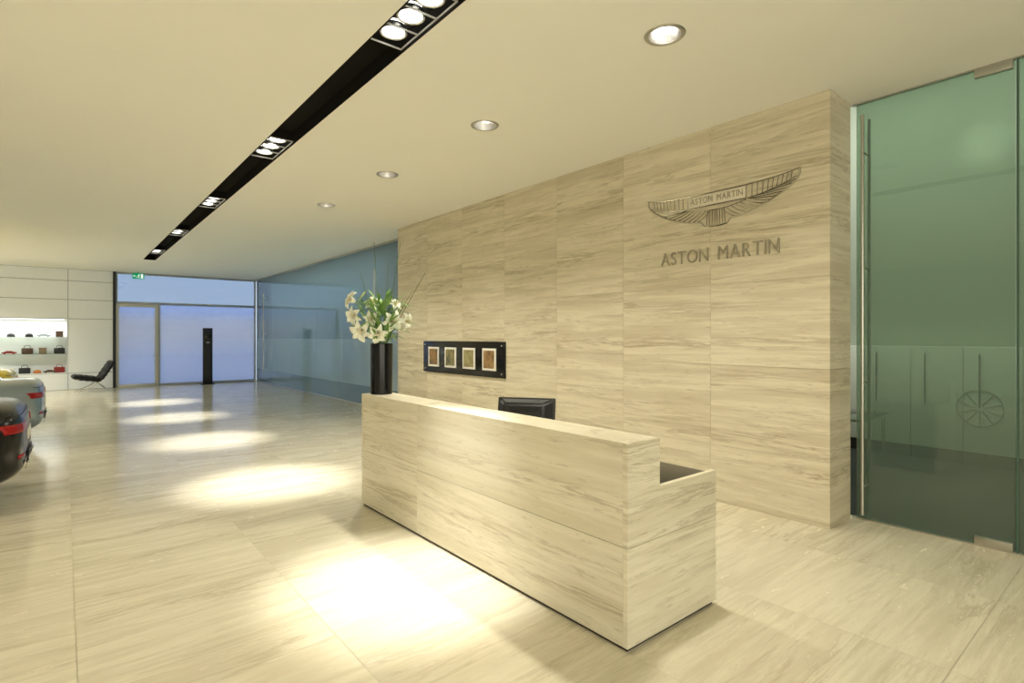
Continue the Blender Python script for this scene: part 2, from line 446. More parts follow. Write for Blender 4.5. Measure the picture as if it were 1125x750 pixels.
# right hand glass: door and fixed pane
YH = .75
d2 = thing('door_2', 'tall frameless green glass door with a full height pull bar', None, (XG, YH, 0), kind='structure')
bm = B(); box(bm, 0, .010, .006, YN - YH - .03, .012, CEIL - .012); obj('pane', bm, M['doorglass'], d2, False)
for z0, z1 in ((.012, .075), (CEIL - .075, CEIL - .012)):
    bm = B(); box(bm, -.014, .026, .02, .24, z0, z1, .003); obj('patch_fitting', bm, M['steel'], d2)
for xx in (-.075, .085):
    bm = B(); yy = YN - YH - .10
    tube(bm, [(xx, yy, .06), (xx, yy, 3.52)], .0125, 14)
    for z in (.3, 1.2, 2.2, 3.2): tube(bm, [(xx, yy, z), (0 if xx < 0 else .010, yy, z)], .008)
    obj('pull_handle', bm, M['steel'], d2)
w3 = thing('window_3', 'fixed glass panel right of the glass door', None, (XG, -4, 0), kind='structure')
bm = B(); box(bm, 0, .010, .002, YH + 4 - .012, .012, CEIL - .012); obj('pane', bm, M['doorglass'], w3, False)
bm = B(); box(bm, -.004, .018, YH + 4 - .012, YH + 4 + .002, .012, CEIL - .012); obj('edge_strip', bm, M['edge'], w3, False)
bm = B(); box(bm, -.01, .03, 0, YN + 4, CEIL - .012, CEIL); box(bm, -.01, .03, 0, YN + 4, 0, .012); obj('rail', bm, M['steel'], w3, False)

# ------------------------------------------------------------------ reception counter
rc = thing('reception_counter', 'long travertine reception counter with a raised front ledge', 'counter', (2.2, 1.76, 0))
CL, CD, CHT, LD, DKH = 3.18, .83, 1.06, .27, .80
bm = B(); box(bm, .015, CD - .02, .015, CL - .015, 0, .02); obj('plinth', bm, M['plinth'], rc, False)
bm = B()
ys = [.032, 2.13, CL - .032]
t_ = [.13, .77, .31, .58]
for i in range(2):
    box(bm, 0, LD, ys[i] + (g if i else 0), ys[i + 1] - (g if i < 1 else 0), .02, .5268, .0012, t_[i], None, 1)
    box(bm, 0, LD, ys[i] + (g if i else 0), ys[i + 1] - (g if i < 1 else 0), .5302, CHT, .0012, t_[i + 2], None, 1)
obj('front_panel', bm, M['stone_counter'], rc, False)
bm = B(); box(bm, .006, LD - .006, .04, CL - .04, .025, CHT - .006); obj('core', bm, M['seam'], rc, False)
for y0, y1 in ((0, .031), (CL - .031, CL)):
    bm = B()
    box(bm, 0, CD, y0, y1, .02, .5268, .001, .66 + y0, None, 1)
    prism_xz(bm, [(0, .5302), (CD, .5302), (CD, DKH), (LD, DKH), (LD, CHT), (0, CHT)], y0, y1, .36 + y0)
    obj('end_panel', bm, M['stone_counter'], rc, False)
bm = B(); box(bm, LD + .001, CD - .012, .032, CL - .032, .755, .785, .002); obj('desk_top', bm, M['desk'], rc)
bm = B(); box(bm, LD + .001, LD + .02, .032, CL - .032, .02, .754); obj('inner_panel', bm, M['desk'], rc, False)

# monitor on the desk, seen from behind
mo = thing('computer_monitor', 'black computer monitor standing behind the counter ledge, seen from the back', 'monitor', (2.83, 3.28, .785), math.radians(36))
bm = B(); lathe(bm, [(0, 0), (.11, 0), (.11, .008), (.09, .016), (0, .016)], 32); obj('base', bm, M['black'], mo)
bm = B(); box(bm, -.02, .015, -.035, .035, .012, .16, .006); obj('neck', bm, M['black'], mo)
tl = Matrix.Translation((0, 0, .187)) @ Matrix.Rotation(math.radians(14), 4, 'Y')
bm = B(); box(bm, .005, .03, -.235, .235, -.145, .15, .008, None, tl); obj('screen_bezel', bm, M['black'], mo)
bm = B()
t = bmesh.new(); bmesh.ops.create_cube(t, size=1)
for v in t.verts:
    k = .62 if v.co.x < 0 else 1
    v.co = Vector((-.085 if v.co.x < 0 else .006, v.co.y * .455 * (k + .2 * (1 - k)), v.co.z * .282 * k + .002))
bmesh.ops.bevel(t, geom=t.edges[:], offset=.018, segments=3, affect='EDGES'); merge(bm, t, None, tl)
bs = obj('back_shell', bm, M['black'], mo)
bm = B()
for i in range(4): box(bm, -.0865, -.083, -.12, .12, .066 - .012 * i, .070 - .012 * i, 0, None, tl)
obj('vent', bm, M['gloss_black'], bs, False)
bm = B(); box(bm, .0302, .0312, -.215, .215, -.125, .13, 0, None, tl); obj('screen', bm, M['screen'], mo, False)

# ------------------------------------------------------------------ vase and flowers
VX, VY = 2.335, 4.80
vs = bm = B()
lathe(bm, [(0, 0), (.098, 0), (.102, .004), (.104, .475), (.100, .48), (.096, .475), (.094, .02), (0, .02)], 48)
va = obj('vase', bm, M['gloss_black']); va.location = (VX, VY, CHT)
tag(va, 'tall glossy black cylindrical vase on the far end of the counter', 'vase')
MOUTH = Vector((VX, VY, CHT + .47))
def petal(bm, ang, sc, rot, wid=1.0, tip=0.0):
    nu, nv = 8, 4; gr = []
    for i in range(nu + 1):
        s = i / nu
        r = .006 + .078 * s ** 1.35 + .012 * max(0, s - .7)
        z = .105 * s - .075 * max(0, s - .45) ** 1.6 * 2.2 + tip * s
        w = .030 * wid * max(.05, math.sin(PI * (.06 + .93 * s))) ** .75
        row = []
        for j in range(nv + 1):
            q = (j / nv - .5) * 2
            p = Vector((r - .012 * q * q * (1 - s) , q * w, z + .010 * q * q * math.sin(PI * s)))
            p = Matrix.Rotation(ang, 3, 'Z') @ p
            row.append(bm.verts.new(rot @ (p * sc)))
        gr.append(row)
    for i in range(nu):
        for j in range(nv): bm.faces.new((gr[i][j], gr[i][j + 1], gr[i + 1][j + 1], gr[i + 1][j]))
def leaf(bm, base, d, ln, wd, bend):
    d = d.normalized(); side = d.cross(Vector((0, 0, 1)))
    side = side.normalized() if side.length > .05 else Vector((1, 0, 0))
    up = side.cross(d); pr = None
    for i in range(7):
        s = i / 6; c = base + d * ln * s + Vector((0, 0, -1)) * bend * s * s
        w = wd * math.sin(PI * min(1, .1 + .9 * s)) + .0006
        row = [bm.verts.new(c - side * w + up * w * .25), bm.verts.new(c), bm.verts.new(c + side * w + up * w * .25)]
        if pr:
            for k in range(2): bm.faces.new((pr[k], pr[k + 1], row[k + 1], row[k]))
        pr = row
toCam = Vector((-VX, -VY, -.1)).normalized(); rightv = Vector((CS, -SN, 0))
LIL = [  # u, v, depth offset, facing (right, up, towards camera), scale, label
    (385, 329, 0.00, (-.8, .35, .6), 1.05, 'white lily at the upper left edge of the bouquet in the black vase'),
    (388, 347, -.04, (-.6, -.1, .9), 1.0, 'white lily facing left halfway up the left side of the bouquet'),
    (396, 364, -.10, (-.35, -.35, 1), 1.15, 'open white lily low on the left, just above the vase rim'),
    (415, 367, -.13, (.05, -.45, 1), 1.05, 'white lily hanging lowest over the front of the vase rim'),
    (409, 333, .02, (-.15, .5, .8), .85, 'white lily near the top middle of the bouquet'),
    (408, 350, -.07, (-.1, .05, 1), .85, 'white lily in the very centre of the bouquet facing the room'),
    (432, 353, -.06, (.35, -.1, 1), 1.1, 'large white lily facing forward right of the bouquet middle'),
    (447, 353, .05, (.9, -.05, .4), 1.0, 'white lily at the far right edge of the bouquet'),
    (434, 334, .05, (.4, .6, .5), .8, 'small white lily high on the right of the bouquet'),
]
VD = SN * VX + CS * VY
for u, v, dz, fc, sc, lb in LIL:
    t = thing('lily', lb, 'lily', MOUTH, 0, 'white lilies in the black vase')
    ax = (rightv * fc[0] + Vector((0, 0, 1)) * fc[1] + toCam * fc[2]).normalized()
    head = at(u, v, VD + dz) - MOUTH
    base = head - ax * .05 * sc
    rot = Matrix.Translation(base) @ Vector((0, 0, 1)).rotation_difference(ax).to_matrix().to_4x4()
    bm = B()
    ro = random.random()
    for k in range(6): petal(bm, ro + k * PI / 3, sc * 1.12, rot, 1.0 if k % 2 else .78, .0 if k % 2 else -.004)
    bl = obj('bloom', bm, M['petal'], t)
    so = bl.modifiers.new('s', 'SOLIDIFY'); so.thickness = .0016
    for k in range(6):
        a = k * PI / 3 + .3; bm = B()
        P3 = [rot @ Vector((0, 0, .01)), rot @ Vector((.010 * math.cos(a), .010 * math.sin(a), .05)), rot @ Vector((.020 * math.cos(a), .020 * math.sin(a), .072)), rot @ Vector((.028 * math.cos(a), .028 * math.sin(a), .075))]
        tube(bm, P3, [.001, .001, .0022, .0022], 5)
        obj('stamen', bm, M['stamen'], t)
    bm = B()
    foot = Vector((random.uniform(-.05, .05), random.uniform(-.05, .05), -.25))
    mid = Vector((head.x * .25, head.y * .25, .04))
    if mid.xy.length > .07: mid.xy = mid.xy.normalized() * .07
    pts = curve([foot, mid, (mid + base) * .5 + Vector((0, 0, .04)), base, rot @ Vector((0, 0, .012))], 5)
    tube(bm, pts, .004, 6); obj('stem', bm, M['stem'], t)
    for k in range(3):
        bm = B(); p = pts[9 + k * 2]
        leaf(bm, p, Vector((random.uniform(-1, 1), random.uniform(-1, 1), random.uniform(.1, .8))), random.uniform(.10, .17), .011, .03)
        obj('leaf', bm, M['leaf'], t)
    if sc >= 1.05:                                  # a closed bud beside the larger blooms
        bp = pts[14]; bd = (Vector((random.uniform(-1, 1), random.uniform(-1, 1), .9))).normalized()
        bm = B(); tube(bm, [bp, bp + bd * .05, bp + bd * .07, bp + bd * .10, bp + bd * .13, bp + bd * .145], [.003, .004, .010, .013, .008, .002], 8)
        obj('bud', bm, M['bud'], t)
bm = B()
for k in range(140):
    a = random.uniform(0, 2 * PI); rr = random.uniform(.0, .20) ; zz = random.uniform(.03, .44)
    p = MOUTH + Vector((rr * math.cos(a), rr * math.sin(a), zz))
    leaf(bm, p, Vector((math.cos(a), math.sin(a), random.uniform(-.2, 1.5))), random.uniform(.10, .20), random.uniform(.010, .019), random.uniform(0, .05))
for k in range(14):
    a = k * .45; q = MOUTH + Vector((.22 * math.cos(a), .22 * math.sin(a), .42))
    tube(bm, curve([MOUTH + Vector((.03 * math.cos(a), .03 * math.sin(a), -.2)), MOUTH + Vector((.06 * math.cos(a), .06 * math.sin(a), .05)), q], 5), .0025, 5)
fo = obj('foliage', bm, M['leaf']); tag(fo, 'green leaves and stems filling out the bouquet in the vase', 'foliage', None, 'stuff')
for (u, v, dz, lb) in [(411, 266, .0, 'thin green blade standing almost straight up from the bouquet'), (440, 266, .03, 'tallest thin green blade rising right of the bouquet'),
                       (467, 300, -.02, 'long thin green blade arching far out to the right'), (427, 288, .06, 'short thin green blade in the upper middle of the bouquet'),
                       (454, 318, .05, 'low thin green blade leaning right beside the bouquet'), (396, 300, .02, 'thin green blade leaning left above the bouquet')]:
    tip = at(u, v, VD + dz); bm = B(); dd = tip - MOUTH
    st = MOUTH + Vector((max(-.05, min(.05, dd.x * .12)), max(-.05, min(.05, dd.y * .12)), 0))
    pts = curve([st + Vector((0, 0, -.2)), st, st + dd * .5 + Vector((0, 0, .06)), tip], 6)
    tube(bm, pts, [.0045 - .0022 * i / (len(pts) - 1) for i in range(len(pts))], 5)
    o = obj('grass_blade', bm, M['blade']); tag(o, lb, 'grass blade', 'thin green blades in the vase')

# ------------------------------------------------------------------ pictures on the stone wall
pp = thing('picture_panel', 'black wall panel holding four small square pictures in a row', 'picture panel', (XW, 6.13, 1.0))
PW, PH = 2.28, .53
bm = B(); box(bm, -.03, -.001, 0, PW, 0, PH, .002); obj('backing_board', bm, M['gloss_black'], pp)
pcs = [((.12, .06, .02), (.36, .22, .09)), ((.18, .14, .05), (.34, .30, .14)), ((.06, .07, .03), (.30, .24, .10)), ((.30, .15, .04), (.10, .08, .03))]
for i in range(4):
    c = PW * (.155 + .23 * i); s = .165
    bm = B(); box(bm, -.045, -.03, c - s, c + s, PH / 2 - s, PH / 2 + s, .002); q = obj('picture', bm, M['mount'], pp)
    bm = B(); box(bm, -.0465, -.045, c - s * .8, c + s * .8, PH / 2 - s * .8, PH / 2 + s * .8); obj('print', bm, picture_mat('print_%d' % i, *pcs[i], 7 + i), q, False)
for yy in (.06, PW - .06):
    for zz in (.06, PH - .06):
        bm = B(); lathe(bm, [(0, .0), (.014, 0), (.014, .008), (0, .012)], 16, Matrix.Translation((-.03, yy, zz)) @ Matrix.Rotation(-PI / 2, 4, 'Y')); obj('bolt', bm, M['steel'], pp)

# ------------------------------------------------------------------ emblem and lettering on the stone wall
TXT = Matrix(((0, 0, -1, 0), (-1, 0, 0, 0), (0, 1, 0, 0), (0, 0, 0, 1)))
def lettering(s, total, cap, parent, y_left, zbase, xoff, depth, m, gap=.18, off=0.0):
    """one mesh per capital, reading along -Y, standing on the wall"""
    items = []
    for ch in s:
        if ch == ' ': items.append(None); continue
        b = text_bm(ch, .02, off)
        xs = [v.co.x for v in b.verts]; yv = [v.co.y for v in b.verts]
        items.append((b, min(xs), max(xs), min(yv), max(yv)))
    wsum = 0
    for i, it in enumerate(items): wsum += (.42 if it is None else it[2] - it[1]) + (gap if i else 0)
    kx = total / wsum; pos = 0
    for it in items:
        if it is None: pos += .42 + gap; continue
        b, x0, x1, y0, y1 = it
        for v in b.verts:
            v.co = Vector(((v.co.x - x0 + pos) * kx, (v.co.y - y0) / (y1 - y0) * cap, depth * (.5 + v.co.z / .04)))
        bm = B(); merge(bm, b, None, Matrix.Translation((xoff, y_left, zbase)) @ TXT)
        obj('letter', bm, m, parent, False); pos += x1 - x0 + gap
lt = thing('wall_lettering', 'row of polished metal capitals on the stone wall below the winged emblem', 'lettering', (XW, 2.86, 2.35))
lettering('ASTON MARTIN', 1.24, .130, lt, .62, 0, 0, .016, M['letter'], .13, -.006)

em = thing('wall_emblem', 'polished metal winged emblem with a name bar on the stone wall', 'emblem', (XW, 2.855, 2.90))
def e2(p, d=.007): return Vector((-d, -p[0], p[1]))
def stroke(bm, pts, r=.0055, smooth=True):
    P = [e2(p) for p in pts]
    tube(bm, curve(P, 6) if smooth and len(P) > 2 else P, r * .85, 6)
outer = [(-.79, .165), (-.78, .095), (-.70, .02), (-.57, -.05), (-.43, -.105), (-.28, -.145), (-.15, -.165)]
top = [(-.79, .165), (-.66, .142), (-.50, .127), (-.31, .120)]
inner = [(-.76, .10), (-.62, .05), (-.48, .015), (-.31, -.01)]
inner2 = [(-.31, -.015), (-.22, -.035), (-.12, -.05), (0, -.055)]
mir = lambda L: [(-a, b) for a, b in L]
bm = B()
for f in (lambda L: L, mir):
    stroke(bm, f(outer), .0100); stroke(bm, f(top), .0070); stroke(bm, f([(-.15, -.165), (-.12, -.205)]), .0085, False)
stroke(bm, [(-.12, -.205), (-.06, -.212), (0, -.214), (.06, -.212), (.12, -.205)], .009)
obj('wing_outline', bm, M['emblem'], em)
def sample(L, s):
    n = len(L) - 1; k = min(int(s * n), n - 1); q = s * n - k
    return (L[k][0] + (L[k + 1][0] - L[k][0]) * q, L[k][1] + (L[k + 1][1] - L[k][1]) * q)
for f in (lambda L: L, mir):
    bm = B(); stroke(bm, f(inner), .0050); stroke(bm, f(inner2), .0050)
    for i in range(1, 13):                       # long lower feathers
        a = sample(inner + inner2, .18 + .82 * i / 13); b = sample(outer, .14 + .86 * i / 13)
        stroke(bm, f([a, ((a[0] + b[0]) / 2 + .012, (a[1] + b[1]) / 2 - .004), b]), .0052)
    for i in range(1, 10):                       # short upper feathers
        a = sample(top, .08 + .92 * i / 10); b = sample(inner, .02 + .98 * i / 10)
        stroke(bm, f([a, b]), .0045, False)
    for i in range(4):                           # tail feathers
        xx = -.012 - .030 * i; stroke(bm, f([(xx * .85, -.055), (xx, -.209)]), .0050, False)
    obj('feathers', bm, M['feather'], em)
bm = B(); box(bm, -.009, -.002, -.305, .305, -.004, .108, .002); nb = obj('name_bar', bm, M['stone_counter'], em)
bm = B()
for pts in ([(-.305, -.004), (-.305, .118)], [(.305, -.004), (.305, .118)], [(-.305, -.004), (.305, -.004)], [(-.305, .118), (.305, .118)]): stroke(bm, pts, .0065, False)
obj('bar_border', bm, M['emblem'], em)
# small capitals in the bar (sub-parts of the bar)
lettering('ASTON MARTIN', .55, .062, nb, .275, .026, -.009, .005, M['letter'], .14)

# ------------------------------------------------------------------ ceiling lights
dl0 = None
dlab = ['nearest round recessed ceiling downlight, largest in view, above the counter end', 'second nearest round recessed downlight of the row above the counter',
        'third round recessed downlight of the row along the stone wall', 'farthest and smallest round recessed downlight of the row']
for i, y in enumerate(DYS):
    if dl0 is None:
        t = dl0 = thing('recessed_downlight', dlab[0], 'ceiling light', (DX, y, CEIL), 0, 'round downlights along the stone wall')
        bm = B(); lathe(bm, [(.110, .0), (.109, -.004), (.132, -.008), (.138, -.001), (.132, .0)], 48); obj('trim_ring', bm, M['steel'], t)
        bm = B(); lathe(bm, [(.112, -.002), (.108, .03), (.095, .08), (.06, .115), (0, .125)], 48); obj('reflector', bm, M['reflector'], t)
        for k in (-1, 1):
            bm = B(); tube(bm, [(-.062, k * .028, .06), (.062, k * .028, .06)], .016, 12); obj('bulb', bm, M['bulb'], t)
    else: dup(dl0, (DX, y, CEIL), dlab[i])
SX = (CX0 + CX1) / 2; SYS = [3.2, 6.35, 9.5, 12.65, 15.8]
sl0 = None
slab = ['nearest triple spotlight unit in the dark ceiling channel, at the top of the view', 'second triple spotlight unit along the dark ceiling channel',
        'third triple spotlight unit, in the middle of the dark ceiling channel', 'fourth triple spotlight unit along the dark ceiling channel', 'farthest triple spotlight unit near the channel end']
for i, y in enumerate(SYS):
    if sl0 is None:
        t = sl0 = thing('spotlight_unit', slab[0], 'ceiling light', (SX, y, CEIL + .125), 0, 'triple spotlight units in the ceiling channel')
        bm = B()
        box(bm, -.125, -.120, -.37, .37, -.11, -.098); box(bm, .120, .125, -.37, .37, -.11, -.098)
        for yy in (-.37, -.125, .120, .365): box(bm, -.120, .120, yy, yy + .005, -.11, -.098)
        obj('frame', bm, M['trimgrey'], t, False)
        bm = B(); box(bm, -.126, .126, -.371, -.364, -.0975, -.021); box(bm, -.126, .126, .364, .371, -.0975, -.021); box(bm, -.126, .126, -.371, .371, -.02, -.001); obj('housing', bm, M['channel'], t, False)
        for k in (-1, 0, 1):
            mt = Matrix.Translation((0, k * .245, 0))
            bm = B(); lathe(bm, [(0, -.085), (.05, -.083), (.070, -.072), (.076, -.055), (.076, -.02), (0, -.02)], 36, mt); l = obj('lamp', bm, M['lamp'], t)
            bm = B(); lathe(bm, [(.078, -.05), (.080, -.078), (.092, -.082), (.095, -.07), (.090, -.04), (.078, -.04)], 36, mt); obj('ring', bm, M['steel'], l)
    else: dup(sl0, (SX, y, CEIL + .125), slab[i])

# ------------------------------------------------------------------ far end: exit sign, totem, lounge chair, display case
ex = thing('exit_sign', 'small green emergency exit sign under the ceiling at the far window', 'sign', (1.83, 20.9, CEIL - .22))
ex.scale = (.82, .82, .82)
bm = B(); box(bm, -.19, .19, -.02, .02, 0, .21, .004); box(bm, -.02, .02, -.01, .01, .21, .268); obj('housing', bm, M['exitgreen'], ex)
bm = B(); q = -.0215
lathe(bm, [(0, 0), (.018, 0), (.018, .002), (0, .002)], 14, Matrix.Translation((.02, q, .165)) @ Matrix.Rotation(PI / 2, 4, 'X'))
for a, b in (((.02, .14), (-.005, .09)), ((-.005, .09), (.03, .06)), ((.03, .06), (.025, .02)), ((-.005, .09), (-.03, .05)), ((-.03, .05), (-.07, .05)), ((.015, .13), (.05, .11)), ((.015, .13), (-.03, .125))):
    tube(bm, [(a[0], q, a[1]), (b[0], q, b[1])], .009, 6)
box(bm, .08, .15, q, q + .002, .02, .19)
for a, b in (((-.07, .105), (-.16, .105)), ((-.16, .105), (-.12, .14)), ((-.16, .105), (-.12, .07))): tube(bm, [(a[0], q, a[1]), (b[0], q, b[1])], .008, 6)
obj('pictogram', bm, M['exitwhite'], ex)

tt = thing('terminal_post', 'slim black freestanding post in front of the frosted window', 'post', (3.76, 20.8, 0))
bm = B(); box(bm, -.20, .20, -.11, .11, 0, .02, .003); obj('base', bm, M['black'], tt)
bm = B(); box(bm, -.14, .14, -.06, .06, .02, 1.9, .008); obj('body', bm, M['black'], tt)
bm = B(); box(bm, -.07, .07, -.064, -.06, 1.56, 1.66, .001); obj('display', bm, M['screen'], tt)
bm = B(); box(bm, -.05, .05, -.064, -.06, 1.40, 1.43, .001); obj('card_slot', bm, M['steel'], tt)

ch = thing('lounge_chair', 'black tufted leather lounge chair on crossed chrome legs by the white wall', 'chair', (.62, 20.2, 0), math.radians(4))
def cushion(bm, lx, ly, th, mtx, kx=5, ky=5):
    n = 30
    for sgn in (1, -1):
        gr = []
        for i in range(n + 1):
            row = []
            for j in range(n + 1):
                a, b = -1 + 2 * i / n, -1 + 2 * j / n
                h = (max(0, 1 - abs(a) ** 6) ** .5) * (max(0, 1 - abs(b) ** 6) ** .5)
                tf = 1 - .22 * (1 - abs(math.sin(kx * PI * (a + 1) / 2))) ** 3 - .22 * (1 - abs(math.sin(ky * PI * (b + 1) / 2))) ** 3
                row.append(bm.verts.new(mtx @ Vector((a * lx / 2, b * ly / 2, sgn * th / 2 * h * tf))))
            gr.append(row)
        for i in range(n):
            for j in range(n): bm.faces.new((gr[i][j], gr[i + 1][j], gr[i + 1][j + 1], gr[i][j + 1]))
    bmesh.ops.remove_doubles(bm, verts=bm.verts[:], dist=.0005)
bm = B(); cushion(bm, .68, .74, .17, Matrix.Translation((-.11, 0, .40)) @ Matrix.Rotation(math.radians(10), 4, 'Y')); obj('seat_cushion', bm, M['leather'], ch)
bm = B(); cushion(bm, .64, .74, .16, Matrix.Translation((.345, 0, .62)) @ Matrix.Rotation(math.radians(-60), 4, 'Y')); obj('back_cushion', bm, M['leather'], ch)
for s in (-.31, .31):
    bm = B()
    for P in ([(.50, s, .80), (.36, s, .56), (.20, s, .33), (-.05, s, .14), (-.36, s, .012)], [(-.42, s, .395), (-.15, s, .36), (.12, s, .27), (.30, s, .12), (.38, s, .012)]):
        tube(bm, curve(P, 6), .012, 8)
    obj('leg', bm, M['chrome'], ch)
for p in ((.47, .75), (.20, .33), (-.40, .39)):
    bm = B(); tube(bm, [(p[0], -.31, p[1]), (p[0], .31, p[1])], .010, 8); obj('cross_bar', bm, M['chrome'], ch)

dc = thing('display_case', 'lit built in display case with glass shelves in the white wall', 'display case', (0, YB, 0))
bm = B(); e = .02
box(bm, NX0 + .002, NX0 + e, .0, .48, NZ0, NZ1); box(bm, NX1 - e, NX1 - .002, .0, .48, NZ0, NZ1); box(bm, NX0 + e, NX1 - e, 0, .48, NZ0 + .002, NZ0 + e); box(bm, NX0 + e, NX1 - e, 0, .48, NZ1 - e, NZ1 - .002); box(bm, NX0 + e, NX1 - e, .46, .48, NZ0 + e, NZ1 - e)
obj('case_body', bm, M['white'], dc, False)
SHZ = [NZ0 + e, 1.10, 1.60]
for z in SHZ[1:]:
    bm = B(); box(bm, NX0 + e, NX1 - e, .03, .46, z - .012, z); obj('shelf', bm, M['shelfglass'], dc, False)
bm = B(); box(bm, NX0 + .1, NX1 - .1, .05, .09, NZ1 - e - .015, NZ1 - e); obj('light_strip', bm, M['led'], dc, False)
SY = YB + .24
def cap(m):
    bm = B(); lathe(bm, [(.085, 0), (.088, .02), (.080, .06), (.055, .09), (.0, .105)], 20)
    vis = [bm.verts.new((.078 * math.cos(a), .078 * math.sin(a) , .008)) for a in [PI * (1.1 + .8 * k / 8) for k in range(9)]]
    vo = [bm.verts.new((.085 * math.cos(a), -.03 + .125 * math.sin(a), .002)) for a in [PI * (1.1 + .8 * k / 8) for k in range(9)]]
    for k in range(8): bm.faces.new((vis[k], vis[k + 1], vo[k + 1], vo[k]))
    return bm
def bag(m):
    bm = B(); box(bm, -.12, .12, -.05, .05, 0, .16, .02)
    tube(bm, curve([(-.06, 0, .155), (-.05, 0, .22), (.05, 0, .22), (.06, 0, .155)], 6), .007, 6); return bm
def carton(m):
    bm = B(); box(bm, -.08, .08, -.06, .06, 0, .13, .004); box(bm, -.085, .085, -.065, .065, .13, .165, .004); return bm
def model(m):
    bm = B()
    pr = [(-.15, .02), (-.15, .045), (-.10, .06), (-.05, .085), (.04, .085), (.09, .062), (.15, .05), (.15, .02)]
    prism_xz(bm, pr, -.055, .055)
    for xx in (-.09, .09):
        for yy in (-.056, .056): lathe(bm, [(0, -.008), (.024, -.008), (.024, .008), (0, .008)], 14, Matrix.Translation((xx, yy, .024)) @ Matrix.Rotation(PI / 2, 4, 'X'))
    return bm
MK = dict(cap=cap, handbag=bag, gift_box=carton, model_car=model)
ITEMS = [('cap', 12, 2, 'black', 'black cap on the top glass shelf, leftmost in the case'), ('cap', 32, 2, 'leather', 'dark cap on the top glass shelf, second from left'),
         ('model_car', 48, 2, 'carsilver', 'silver model car on the top glass shelf'), ('gift_box', 67, 2, 'brown', 'dark brown box on the top glass shelf at the right end'),
         ('model_car', 10, 1, 'red', 'dark red model car on the middle shelf'), ('handbag', 30, 1, 'brown', 'brown bag on the middle shelf'),
         ('gift_box', 47, 1, 'tan', 'tan box on the middle shelf'), ('handbag', 68, 1, 'black', 'black bag on the middle shelf at the right end'),
         ('gift_box', 10, 0, 'mount', 'white box on the case floor'), ('handbag', 27, 0, 'black', 'black bag on the case floor'), ('cap', 41, 0, 'orange', 'orange cap on the case floor'),
         ('model_car', 55, 0, 'brown', 'dark brown model car on the case floor'), ('handbag', 68, 0, 'red', 'dark red bag on the case floor at the right end')]
for kind, u, sh, mk, lb in ITEMS:
    o = obj(kind, MK[kind](None), M[mk]); X = onY(u, 380, SY).x; o.scale = (1.08, 1.08, 1.08)
    o.location = (min(X, NX1 - .2), SY, SHZ[sh]); tag(o, lb, kind.replace('_', ' '), 'goods in the display case')

